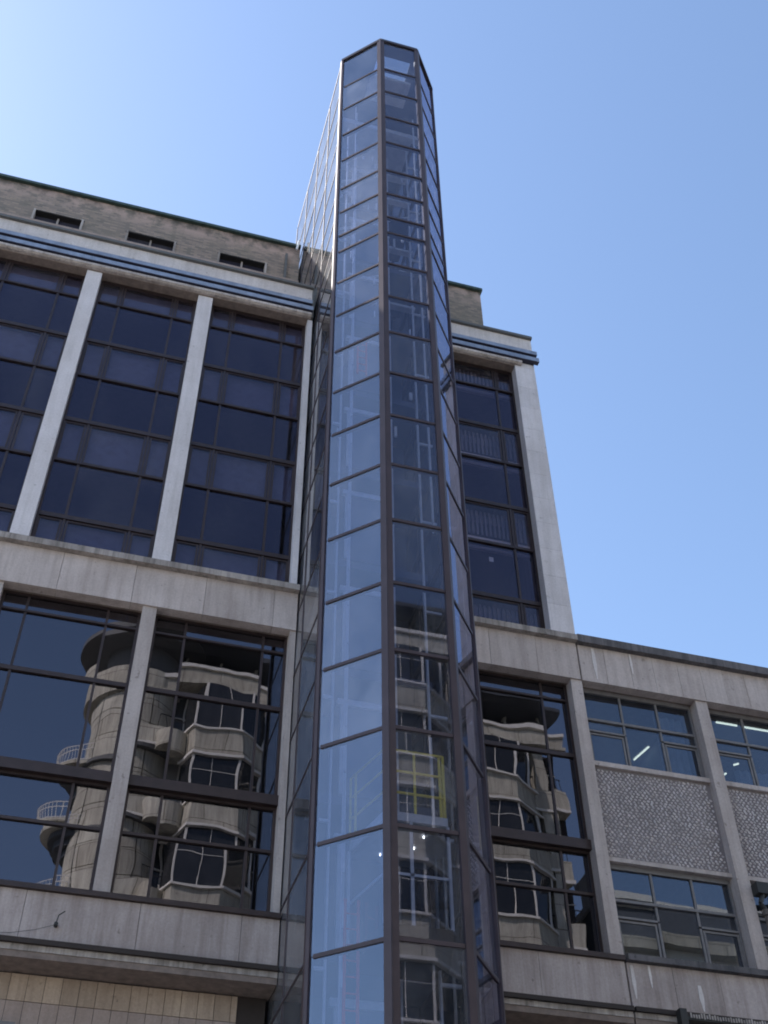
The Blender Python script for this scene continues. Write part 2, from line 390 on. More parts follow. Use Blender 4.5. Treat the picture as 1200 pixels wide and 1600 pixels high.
# --- cornice, in two lengths either side of the lift tower
for (a, b, last) in ((XL-.2, 3.74, 0), (TR, XR, 1)):
    e = .1 if last else 0
    MB().box(a, b, 19.93, 20.4, 29.98, 30.62).build('cornice_fascia', 'fascia', blk)
    MB().box(a, b + .02, 19.84, 20.4, 30.62, 30.72).build('cornice_cap', 'lead', blk)
    box('stripe_backing', a, b, 19.95, 20.3, 29.42, 29.978, 'navy', blk)  # dark colour stands for the shade in the grooves
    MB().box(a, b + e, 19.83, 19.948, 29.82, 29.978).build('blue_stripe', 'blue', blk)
    MB().box(a, b + e - .004, 19.835, 19.948, 29.8, 29.818).build('stripe_painted_shade', 'navy', blk)  # thin dark plate paints the shade on the blue stripe's underside
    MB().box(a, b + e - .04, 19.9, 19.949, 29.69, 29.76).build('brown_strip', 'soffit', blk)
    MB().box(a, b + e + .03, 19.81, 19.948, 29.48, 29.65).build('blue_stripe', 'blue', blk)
    MB().box(a, b + e + .026, 19.815, 19.948, 29.46, 29.478).build('stripe_painted_shade', 'navy', blk)
    b2 = b if not last else 10.2
    MB().profx([(19.9, 29.262), (20.6, 29.262), (20.6, 29.415), (19.9, 29.415), (19.84, 29.39), (19.84, 29.3)][::-1], a, b2).build('cornice_moulding', 'corn', blk)
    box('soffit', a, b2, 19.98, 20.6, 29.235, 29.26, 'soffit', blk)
box('cornice_return', 3.745, 3.8, 19.9, 20.4, 29.27, 30.7, 'lead', blk)
# --- attic storey in brick, set back
at = MB()
SL = [(-11.4, -9.75), (-8.3, -6.65), (-5.2, -3.56), (-2.14, -.46), (.98, 2.68)]
Z0, Z1 = 35.45, 36.15
xs = [XL] + [v for s_ in SL for v in s_] + [TL]
for i in range(0, len(xs), 2): at.box(xs[i], xs[i+1], 23.1, 23.4, Z0, Z1)
at.box(XL, TL, 23.1, 23.4, 30.6, Z0).box(XL, TL, 23.1, 23.4, Z1, 37.5)
at.build('attic_wall', 'brick', blk)
MB().box(TR, 10.56, 23.1, 23.4, 30.6, 37.5).build('attic_wall', 'brick', blk)
box('attic_flank', 10.26, 10.56, 23.4, 36, 30.6, 37.5, 'brick', blk)
box('attic_roof', XL, TL, 23.2, 36, 37.3, 37.48, 'roofm', blk); box('attic_roof', TR, 10.5, 23.2, 36, 37.3, 37.48, 'roofm', blk)
for a, b in ((XL, TL), (TR, 10.62)):
    MB().profx([(22.98, 37.5), (23.5, 37.5), (23.5, 37.68), (23.0, 37.66)][::-1], a, b).build('attic_coping', 'moss', blk)
box('ledge', XL, TL, 22.96, 23.1, 35.3, 35.4, 'tileb', blk)
for a, b in SL:
    f = MB(); f.box(a, a+.07, 23.05, 23.3, Z0, Z1).box(b-.07, b, 23.05, 23.3, Z0, Z1).box((a+b)/2-.03, (a+b)/2+.03, 23.2, 23.28, Z0, Z1).box(a, b, 23.05, 23.3, Z0-.02, Z0+.01).box(a, b, 23.06, 23.3, Z1-.01, Z1+.01)
    fo = f.build('window', 'ledge', blk); pane(fo, (a+.07, 23.3), (b-.07, 23.3), Z0, Z1, 'gspan', tilt=0)
    box('lintel', a-.02, b+.02, 23.08, 23.39, Z1-.06, Z1-.002, 'slot', blk)
box('corner_downpipe', 3.28, 3.36, 22.98, 23.06, 30.75, 36.9, 'lead', blk)

# --- mid band (concrete panels), ledge
def band(parent, x0, x1, z0, z1, y0, step, mat, names=('concrete_panel',)):
    x = x0
    while x < x1 - .05:
        e = min(x + step*random.uniform(.93, 1.07), x1)
        if x1 - e < .35: e = x1
        box('concrete_panel', x, e-.008, y0 + random.uniform(0, .006), y0+.25, z0, z1, mat, parent); x = e
    box('beam', x0, x1, y0+.256, y0+.62, z0+.004, z1-.004, 'soffit', parent)
band(blk, XL, 3.85, 17.87, 18.92, 20.0, 1.55, 'conc'); band(blk, 7.28, XR, 17.87, 18.92, 20.0, 1.1, 'conc')
box('ledge', XL, 3.85, 19.86, 20.55, 18.925, 19.085, 'ledge', blk); box('ledge', 7.28, XR, 19.86, 20.55, 18.925, 19.085, 'ledge', blk)
# --- lower glazed bays
LZ = [11.3, 12.68, 13.7, 15.95, 17.42, 17.87]
rl = {11.3: .16, 12.68: .06, 13.7: .26, 15.95: .1, 17.42: .05, 17.87: .05}
for (a, b, mu) in ((-8.62, -5.85, [-7.9, -6.3]), (-5.52, -2.75, [-4.9, -3.3]), (-2.42, .49, [-1.87, -.2]), (.79, 3.72, [1.48, 3.19]), (7.4, 10.37, [8.2, 9.72])):
    window(blk, a, b, LZ, mu, 20.37, rl, {}, 'glow', fw=.06, depth=.14, tilt=.3)
    box('rail_hood', a, b, 20.19, 20.31, 13.62, 13.84, 'frame', blk)
for (a, b) in ((-8.95, -8.62), (-5.85, -5.52), (-2.75, -2.42), (.49, .79), (3.72, 3.85), (10.37, 10.65)):
    box('column', a, b, 20.05, 20.62, 11.28, 17.868, 'colr', blk)
for zc in (14.1, 17.8):
    box('floor_slab', XL, TL, 20.9, 25, zc-.3, zc, 'ceil', blk); box('floor_slab', TR, XR-.4, 20.9, 25, zc-.3, zc, 'ceil', blk)
box('floor_slab', XL, TL, 20.7, 25, 10.9, 11.2, 'ceil', blk); box('floor_slab', TR, XR-.4, 20.7, 25, 10.9, 11.2, 'ceil', blk)
# --- low band with sill, lip and soffit
band(blk, XL, 3.86, 10.32, 11.2, 20.0, 1.9, 'concd'); band(blk, 7.28, XR, 10.32, 11.2, 20.0, 1.5, 'concd')
for a, b in ((XL, 3.86), (7.28, XR)):
    box('window_sill', a, b, 19.93, 20.5, 11.205, 11.3, 'frame', blk)
    box('drip_lip', a, b, 19.9, 20.3, 10.235, 10.32, 'dark', blk)
    box('cornice_strip', a, b, 19.97, 20.4, 10.13, 10.234, 'ledge', blk)
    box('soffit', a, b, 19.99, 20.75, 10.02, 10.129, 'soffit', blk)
# --- stone tiling below
def tiles(parent, x0, x1, wd):
    rows = [(9.55, 10.0, 'tile'), (9.02, 9.545, 'tileb'), (8.4, 9.015, 'tile'), (7.7, 8.395, 'tile')]
    for r_, (z0, z1, m) in enumerate(rows):
        x = x0 - (r_ % 2) * .0
        while x < x1:
            e = min(x + wd, x1)
            box('stone_tile', x, e-.008, 20.6 + random.uniform(0, .008), 20.66, z0, z1-.006, m, parent); x = e
box('tile_backing', XL, 3.7, 20.675, 20.85, 0, 10.02, 'slot', blk)
tiles(blk, -2.9, 3.3, .29)
box('lower_wall', XL, -2.9, 20.6, 20.67, 0, 10.0, 'tile', blk); box('lower_wall', -2.9, 3.3, 20.61, 20.67, 0, 7.69, 'tile', blk)
box('dark_reveal', 3.3, 3.8, 20.62, 20.67, 0, 10.0, 'dark', blk)
box('lower_wall', 7.3, XR, 20.6, 20.67, 0, 10.0, 'tile', blk)
w0 = MB().box(-1.2, -.36, 20.5, 20.598, 8.2, 8.28).box(-.43, -.36, 20.5, 20.598, 8.28, 9.08).box(-1.2, -.36, 20.5, 20.598, 9.08, 9.16).build('window', 'wframe', blk)
pane(w0, (-1.2, 20.58), (-.43, 20.58), 8.28, 9.08, 'gspan', tilt=0)
# notice stuck inside an upper pane
box('paper_notice', 8.72, 8.84, 20.29, 20.294, 21.35, 21.5, 'white', blk)
for z_ in [19.3+.14*i for i in range(5)]:
    box('blind_slat', -.98, -.86, 20.5, 20.56, z_, z_+.03, 'white', blk); box('blind_slat', -.2, .12, 20.5, 20.56, z_, z_+.03, 'white', blk)

# ================================================================== right wing
wing = thing('side_wing', (14, 20, 0), 'low two-storey concrete wing with pebbled panels right of the tall block', 'building')
WX = 26.3
band(wing, 10.66, WX, 17.87, 18.9, 20.012, .62, 'conc')
box('parapet_coping', XR+.005, WX, 19.87, 20.6, 18.905, 19.12, 'wingcap', wing)
band(wing, 10.66, 14.02, 10.32, 11.2, 20.012, 1.0, 'concd'); band(wing, 14.02, WX, 10.32, 11.2, 20.012, 2.0, 'concd')
colsw = [13.56 + 3.18*i for i in range(4)]
for c in colsw: box('column', c, c+.3, 20.06, 20.75, 11.33, 17.868, 'colr', wing)
box('weathered_sill', 10.66, WX, 19.9, 20.6, 11.21, 11.33, 'wingcap', wing)
for k, a in enumerate([10.68, 13.88, 17.06, 20.24]):
    b = (colsw + [WX])[k]
    mu = [a+1.02, a+1.95]
    g = lambda i, j: 'gwing'
    window(wing, a+.06, b-.02, [15.84, 16.72, 17.03, 17.87], mu, 20.38, {15.84: .06, 16.72: .045, 17.03: .06, 17.87: .1}, {}, g, fr='wframe', side={(0, 0), (2, 0)}, skip={(1, 0), (1, 1)}, tilt=.15)
    window(wing, a+.06, b-.02, [11.34, 12.27, 12.63, 13.42], mu, 20.38, {11.34: .07, 12.27: .045, 12.63: .06, 13.42: .1}, {}, g, fr='wframe', side={(0, 0), (2, 0)}, skip={(1, 0), (1, 1)}, tilt=.15)
    # pebbled panel between the windows
    pn = box('patterned_panel', a, b, 20.28, 20.42, 13.52, 15.72, 'pcon', wing)
    nb = MB(); row = 0; z = 13.6
    while z < 15.68 and k < 3:
        x = a + .05 + (row % 2)*.05 + (row*.011) % .02
        while x < b-.06:
            cx, cz = x+random.uniform(-.012, .012), z+random.uniform(-.011, .011); t = R(-42) + random.uniform(-.7, .7)
            L, W = .038*random.uniform(.6, 1.15), .028*random.uniform(.65, 1.15); c_, s_ = math.cos(t), math.sin(t); i0 = len(nb.V)
            for (u, v) in ((L, 0), (.5*L, .8*W), (-.5*L, .8*W), (-L, 0), (-.5*L, -.8*W), (.5*L, -.8*W)):
                nb.V.append((cx+u*c_-v*s_, 20.279, cz+u*s_+v*c_))
            for (u, v) in ((.5*L, 0), (-.5*L, 0)): nb.V.append((cx+u*c_-v*s_, 20.252, cz+u*s_+v*c_))
            for q in ((0, 1, 6), (1, 2, 7, 6), (2, 3, 7), (3, 4, 7), (4, 5, 6, 7), (5, 0, 6)): nb.F.append(tuple(i0+j for j in q))
            x += .104
        z += .068; row += 1
    if nb.V: tag(nb.build('pebble_relief', 'nub', pn), kind='stuff')
    box('panel_lip', a, b, 20.2, 20.45, 15.722, 15.835, 'colr', wing); box('panel_lip', a, b, 20.2, 20.45, 13.425, 13.518, 'colr', wing)
    box('partition', b+.1, b+.2, 20.76, 27, 11.3, 18.17, 'wroom', wing)
box('partition', 10.66, 10.72, 20.76, 27, 11.3, 18.17, 'wroom', wing)
for zc, m in ((14.4, 'wceil'), (18.24, 'wceil')): box('floor_slab', 10.66, WX, 20.66, 27, zc-.06, zc+.2, m, wing)
box('floor_slab', 10.66, WX, 20.7, 27, 10.9, 11.2, 'wroom', wing)
box('back_wall', 10.66, WX, 26.5, 26.7, 0, 18.15, 'wroom', wing)
box('roof', 10.66, WX, 20.6, 36, 18.3, 18.6, 'roofm', wing)
box('flank_wall', WX, WX+.3, 20, 36, 0, 19, 'concd', wing); box('rear_wall', 10.66, WX, 36, 36.3, 0, 18.6, 'concd', wing)
box('drip_lip', 10.66, WX, 19.9, 20.3, 10.235, 10.32, 'dark', wing)
box('cornice_strip', 10.66, 11.55, 19.97, 20.4, 10.13, 10.234, 'ledge', wing)
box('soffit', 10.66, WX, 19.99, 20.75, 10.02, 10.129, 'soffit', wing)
box('lower_wall', 10.66, WX, 20.62, 20.8, 0, 10.02, 'tileb', wing)
# white lime runs on the bands
for x, z0, z1, w_, y in ((11.0, 17.95, 18.86, .07, 20.005), (11.98, 18.3, 18.88, .045, 20.005), (10.72, 10.5, 11.15, .06, 20.005), (11.1, 10.75, 11.18, .04, 20.005), (12.1, 10.4, 10.9, .07, 20.005)):
    V = [(x, y, z1), (x+w_, y, z1), (x+w_*1.25, y, (z0+z1)/2), (x+w_*.8, y, z0), (x+w_*.45, y, z0), (x-w_*.1, y, (z0+z1)/2)]
    mesh_obj('lime_run', V + [(a, b_+.02, c) for a, b_, c in V], [(0, 5, 4, 3, 2, 1), (6, 7, 8, 9, 10, 11)] + [(i, (i+1) % 6, 6+(i+1) % 6, 6+i) for i in range(6)], 'fascia', wing)

# downpipe with hopper in front of the second wing column
dp = thing('downpipe', (13.98, 19.8, 11.33), 'weathered rainwater pipe with black hopper head on the right-hand wing column', 'downpipe')
t = MB().tube((13.98, 19.93, 11.34), (13.98, 19.93, 12.55), .055, 10); t.build('pipe', 'cast', dp, smooth=False)
MB().tube((13.98, 19.93, 12.5), (13.98, 19.93, 12.62), .09, 10).build('collar', 'cast', dp)
MB().prism([(13.84, 19.82), (14.12, 19.82), (14.12, 20.04), (13.84, 20.04)], 12.95, 13.2).build('hopper_head', 'iron', dp)
t = MB(); pts = [(13.98, 19.93, 12.62), (13.88, 19.9, 12.75), (13.98, 19.9, 12.95)]
for a, b in zip(pts, pts[1:]): t.tube(a, b, .05, 8)
pts = [(14.1, 19.9, 12.9), (14.22, 19.88, 12.7), (14.2, 19.88, 12.6), (14.05, 19.92, 12.55)]
for a, b in zip(pts, pts[1:]): t.tube(a, b, .035, 8)
t.build('swan_neck', 'iron', dp)
MB().tube((14.1, 19.9, 13.1), (14.9, 19.9, 13.22), .07, 8).build('branch_pipe', 'iron', dp)
# cable and junction box at the end of the low band
jb = thing('junction_box', (13.75, 19.97, 10.4), 'small grey junction box with cables on the low band below the downpipe', 'junction box')
box('housing', 13.68, 13.86, 19.88, 20.0, 10.55, 10.8, 'rail', jb)
t = MB().tube((13.76, 19.95, 10.8), (13.74, 19.95, 11.4), .012, 6).tube((13.8, 19.95, 10.8), (13.86, 19.93, 11.3), .012, 6).tube((13.76, 19.95, 10.55), (13.77, 19.95, 10.3), .02, 6); t.build('cable', 'iron', jb)
# ribbed gutter cover along the underside
rg = thing('ribbed_gutter', (12.6, 19.9, 10.1), 'dark gutter with pale ribbed bird guard under the wing band', 'gutter')
box('gutter_trough', 11.6, WX-.2, 19.72, 19.89, 10.1, 10.16, 'iron', rg)
g = MB(); x = 11.65
while x < 16: 
    g.box(x, x+.03, 19.7, 19.715, 10.12+random.uniform(0, .02), 10.19+random.uniform(0, .04)); x += .055
tag(g.build('bird_guard', 'ledge', rg), kind='stuff')
box('end_bracket', 11.46, 11.6, 19.72, 19.89, 9.9, 10.3, 'iron', rg)

# strip lamps inside the wing (lit in the photograph)
def lamp(x0, y0, x1, y1, z, label):
    L = thing('strip_lamp', ((x0+x1)/2, (y0+y1)/2, z), label, 'ceiling lamp', 'lit strip lamps in the wing offices')
    MB().plate((x0, y0), (x1, y1), z+.022, z+.1, -.04, .04).build('batten', 'white', L)
    MB().tube((x0, y0, z), (x1, y1, z), .02, 8).build('lamp_tube', 'tube', L)
lamp(14.62, 20.97, 15.19, 20.97, 18.04, 'left of the two end-to-end tubes at the top of the second upper wing window')
lamp(15.3, 20.98, 16.1, 20.98, 18.04, 'right of the two end-to-end tubes at the top of the second upper wing window')
lamp(13.38, 23.05, 13.49, 22.4, 18.04, 'slanting lit tube alone in the first upper wing window')
lamp(15.96, 22.6, 16.06, 22.5, 18.04, 'short lit tube seen low in the second upper wing window')
lamp(15.9, 23.2, 15.97, 23.0, 18.04, 'lowest and smallest lit tube of the second upper wing window, beside the column')
def curtain(x0, x1, z0, z1, label):
    V = []; Fc = []; n = int((x1-x0)/.03)
    for i in range(n+1):
        x = x0+(x1-x0)*i/n; y = 20.72 + .035*math.sin(i*1.05) + .02*math.sin(i*.37)
        V += [(x, y, z0), (x, y, z1), (x, y+.01, z1), (x, y+.01, z0)]
    for i in range(n):
        for j in range(4): a = 4*i+j; b = 4*i+(j+1) % 4; Fc.append((a, b, b+4, a+4))
    tag(mesh_obj('curtain', V, Fc, 'curtain', None), label, 'curtain', 'curtains in the wing offices')
curtain(12.75, 13.45, 15.95, 17.7, 'pale pleated curtain at the right side of the first upper wing window')
curtain(14.6, 16.6, 15.9, 16.55, 'short pale pleated curtain across the bottom of the second upper wing window')

# ================================================================== glass lift tower
ltw = thing('glass_lift_tower', (5.5, 19, 0), 'tall bronze-framed glass lift tower with chamfered front standing before the office block', 'tower')
P0, P1, P2, P3 = (3.86, 17.62), (4.93, 16.57), (6.22, 16.57), (7.13, 17.76)
YB = [17.62, 19.4, 21.1, 22.8, 24.5]
BK = (3.86, 24.5); BR = (7.13, 24.5)
RZ = [41.08, 39.0, 37.42, 35.73, 34.14, 32.49, 31.2, 29.97, 29.18, 27.71, 26.25, 24.76, 23.19, 21.67, 20.05, 18.39, 16.68, 15.03, 13.32, 11.41, 9.49, 7.7, 5.95, 4.2, 2.4, .15]
RZ = RZ[::-1]; ZT = RZ[-1]
faces = [(P0, P1, 'gtow1'), (P1, P2, 'gtow'), (P2, P3, 'gtow')]
def lerp(A, B, t): return (A[0]+(B[0]-A[0])*t, A[1]+(B[1]-A[1])*t)
for j in range(len(RZ)-1):
    z0, z1 = RZ[j], RZ[j+1]
    for A, B, m in faces: pane(ltw, A, B, z0+.01, z1-.01, m, off=-.02, tilt=.3)
    for k in range(4): pane(ltw, (3.86, YB[k+1]-.01), (3.86, YB[k]+.01), z0+.01, z1-.01, 'gside', off=-.02, tilt=.12)
    ys = [17.76, 19.45, 21.1, 22.8, 24.5]
    for k in range(4): pane(ltw, (7.13, ys[k]+.01), (7.13, ys[k+1]-.01), z0+.01, z1-.01, 'gside', off=-.02, tilt=.1)
for j, z in enumerate(RZ):
    h = .035 if 0 < j < len(RZ)-1 else .06
    for A, B, m in faces:
        d = (Vector(B)-Vector(A)).length; t = .11/d
        MB().plate(lerp(A, B, t), lerp(A, B, 1-t), z-h, z+h, -.1, .012).build('transom', 'post', ltw)
    MB().plate((3.86, 24.45), (3.86, 17.76), z-h*.55, z+h*.55, -.08, .005).build('transom', 'post', ltw)
    MB().plate((7.13, 17.88), (7.13, 24.45), z-h*.55, z+h*.55, -.08, .005).build('transom', 'post', ltw)
def corner(A, P, B, wa, wb, proud=.035):
    """post wrapping a corner of the octagon: A-P side and P-B side"""
    m = MB(); P_ = Vector(P); a = (P_-Vector(A)).normalized(); b = (Vector(B)-P_).normalized()
    na = Vector((a.y, -a.x)); nb_ = Vector((b.y, -b.x)); mid = (na+nb_).normalized(); k = 1/max(.3, mid.dot(na))
    pts = [P_-a*wa+na*proud, P_+mid*proud*k, P_+b*wb+nb_*proud, P_+b*wb-nb_*.12, P_-mid*.12*k, P_-a*wa-na*.12]
    m.prism([tuple(p) for p in pts], 0.1, ZT+.03)
    return m.build('corner_post', 'post', ltw)
corner((3.86, 25), P0, P1, .12, .05); corner(P0, P1, P2, .12, .115); corner(P1, P2, P3, .1, .12); corner(P2, P3, (7.13, 25), .05, .1)
# slim proud cover strip on the leading corner
MB().plate(lerp(P1, P0, .02), lerp(P1, P0, -.02), .12, ZT, .03, .07).build('cover_strip', 'post', ltw)
for y in YB[1:]: MB().box(3.852, 3.93, y-.02, y+.02, .12, ZT).build('mullion', 'post', ltw)
for y in ys[1:]: MB().box(7.08, 7.17, y-.03, y+.03, .12, ZT).build('mullion', 'post', ltw)
# flat roof of the shaft
a0, a1 = ZT+.061, ZT+.14
MB().prism([(5.0, 17.1), (6.15, 17.1), (6.15, 18.4), (5.0, 18.4)], a0, a0+.02).build('roof_light', 'gcar', ltw)
for q in ([P1, P2, (6.15, 17.1), (5.0, 17.1)], [P0, P1, (5.0, 17.1), (5.0, 18.4), (3.86, 18.4)], [P2, P3, (7.13, 18.4), (6.15, 18.4), (6.15, 17.1)], [(3.86, 18.4), (7.13, 18.4), BR, BK]):
    MB().prism(q, a0, a1).build('roof', 'core', ltw)
for A, B in ((P0, P1), (P1, P2), (P2, P3), (P3, BR)):
    MB().plate(A, B, ZT-.08, ZT+.06, .0125, .045).build('roof_trim', 'frame', ltw)
box('rear_wall', 3.95, 7.05, 24.51, 24.6, 30.5, ZT, 'core', ltw)
# core wall, landings, door surrounds, guide rails
box('core_wall', 3.95, 7.06, 21.9, 22.1, 0.1, 31.0, 'core', ltw)
FL = [7.7+3.2*i for i in range(-2, 10)]
for z in FL:
    box('landing_slab', 3.95, 7.06, 20.3, 21.9, z-.22, z, 'core', ltw)
    d = MB().box(4.95, 5.03, 20.22, 20.3, z, z+2.15).box(6.05, 6.13, 20.22, 20.3, z, z+2.15).box(4.87, 6.21, 20.2, 20.3, z+2.15, z+2.3)
    d.build('landing_door_frame', 'white', ltw)
    MB().box(5.03, 6.05, 20.26, 20.29, z, z+2.15).build('landing_door', 'core', ltw)
for x, y in ((4.52, 19.2), (6.62, 19.3), (5.0, 19.95), (6.1, 19.95)):
    MB().box(x-.02, x+.02, y-.04, y+.04, .2, 39.5).build('guide_rail', 'rail', ltw)
for x in (5.6, 5.68): MB().tube((x, 18.9, 14.0), (x, 18.9, 40.2), .012, 6).build('hoist_cable', 'rail', ltw)
for i in range(11):
    z = 10 + i*2.8
    MB().box(4.05, 4.52, 19.15, 19.2, z, z+.06).build('rail_bracket', 'rail', ltw)
    MB().box(6.62, 7.0, 19.25, 19.3, z, z+.06).build('rail_bracket', 'rail', ltw)
# machine level at the top: beams, deck and braces
box('machine_beam', 3.95, 7.05, 19.0, 19.2, 39.6, 39.85, 'white', ltw); box('machine_beam', 3.95, 7.05, 20.6, 20.8, 39.6, 39.85, 'white', ltw)
box('machine_deck', 4.3, 6.8, 19.2, 20.6, 39.7, 39.8, 'rail', ltw)
for z in (31.5, 34.6, 37.6):
    MB().tube((4.0, 20.4, z), (7.0, 20.4, z+2.2), .04, 8).build('brace', 'white', ltw)
    MB().box(3.95, 7.05, 20.3, 20.5, z-.1, z).build('tie_beam', 'white', ltw)

random.seed(21)
for i in range(30):
    z = 9.5 + i*1.02
    box('rail_clip', 4.65, 4.685, 18.6, 18.64, z, z+random.uniform(.25, .6), 'white', ltw)
MB().box(4.62, 4.645, 18.6, 18.64, .2, 40.2).build('guide_rail', 'rail', ltw)
for i in range(22):
    z = 23.5 + random.uniform(0, 15.5); x = random.uniform(4.3, 6.5); y = random.uniform(18.2, 20)
    box('junction_plate', x, x+random.uniform(.03, .12), y, y+.05, z, z+random.uniform(.15, .5), 'white', ltw)
box('skylight_kerb', 4.9, 6.3, 17.6, 18.5, 40.6, 40.75, 'white', ltw)
box('cable_tray', 6.55, 6.59, 18.3, 18.36, 20.0, 39.6, 'rail', ltw)

# lift car
car = thing('lift_car', (5.75, 18.9, 10.3), 'glazed lift car with yellow guard rail on its roof halfway up the glass tower', 'lift')
cp = [(5.0, 19.5), (5.3, 18.15), (6.5, 18.15), (6.78, 19.2), (6.6, 19.8), (5.1, 19.8)]
MB().prism(cp, 10.28, 10.5).build('car_floor', 'dark', car)
MB().prism(cp, 12.45, 12.62).build('car_roof', 'white', car)
cps = [(5.0, 19.5), (5.3, 18.15), (6.5, 18.15), (6.78, 19.2)]
for p in cps + [(5.8, 18.15)]: MB().box(p[0]-.03, p[0]+.03, p[1]-.03+.04, p[1]+.03+.04, 10.5, 12.45).build('post', 'rail', car)
for A, B in zip(cps, cps[1:]):
    MB().plate(A, B, 10.52, 12.43, -.03, -.02).build('pane', 'gcar', car)
    MB().plate(A, B, 11.4, 11.45, -.05, -.01).build('handrail', 'rail', car)
gr = MB()
def seg(a, b, rr=.022): gr.tube(a, b, rr, 6)
gp = [(4.98, 19.4), (5.33, 18.2), (6.47, 18.2), (6.74, 19.1)]
for zt in (13.95, 13.5, 13.05):
    for A, B in zip(gp, gp[1:]): seg((*A, zt), (*B, zt), .026)
for p in gp + [(5.9, 18.2), (5.03, 19.2), (6.56, 18.5), (5.4, 18.22), (6.4, 18.22)]: seg((*p, 12.62), (*p, 13.95), .026)
gr.build('guard_rail', 'yellow', car)
for p in ((6.17, 18.59), (6.12, 19.03), (5.58, 19.43)):
    MB().tube((*p, 12.41), (*p, 12.448), .012, 10).build('ceiling_light', 'bulb', car)
# red ladders fixed in the shaft
def ladder(x, y, z0, z1, label):
    L = thing('ladder', (x, y, z0), label, 'ladder', 'red ladders in the lift shaft')
    m = MB().tube((x-.12, y, z0), (x-.12, y, z1), .03, 6).tube((x+.12, y, z0), (x+.12, y, z1), .03, 6); m.build('stile', 'red', L)
    z = z0+.15
    while z < z1: MB().tube((x-.1, y, z), (x+.1, y, z), .016, 6).build('rung', 'red', L); z += .28
ladder(4.93, 19.0, 8.6, 11.25, 'red ladder low in the shaft behind the left glass of the lift tower')
ladder(5.02, 19.0, 26.0, 27.4, 'short red ladder high in the shaft, level with the tall block windows')

# small things on the walls
hk = thing('wall_hook', (-.12, 19.97, 10.6), 'small black hook with a slack cable on the low band at the left', 'hook')
MB().tube((-.02, 20.01, 10.62), (-.02, 19.9, 10.62), .035, 8).build('boss', 'iron', hk)
t = MB(); pp = [(-.02, 19.9, 10.64), (0.0, 19.88, 10.76), (.09, 19.86, 10.83)]
for a, b in zip(pp, pp[1:]): t.tube(a, b, .01, 6)
t.build('hook', 'iron', hk)
t = MB(); pp = [(-.05, 19.95, 10.61), (-.35, 19.97, 10.5), (-.75, 19.97, 10.4), (-1.6, 19.97, 10.335)]
for a, b in zip(pp, pp[1:]): t.tube(a, b, .004, 5)
t.build('cable', 'iron', hk)
vp = MB().tube((3.64, 22.9, 37.15), (3.7, 22.9, 37.72), .04, 10).build('vent_pipe', 'white', None)
tag(vp, 'short white pipe standing up at the brick attic corner by the lift tower', 'pipe')

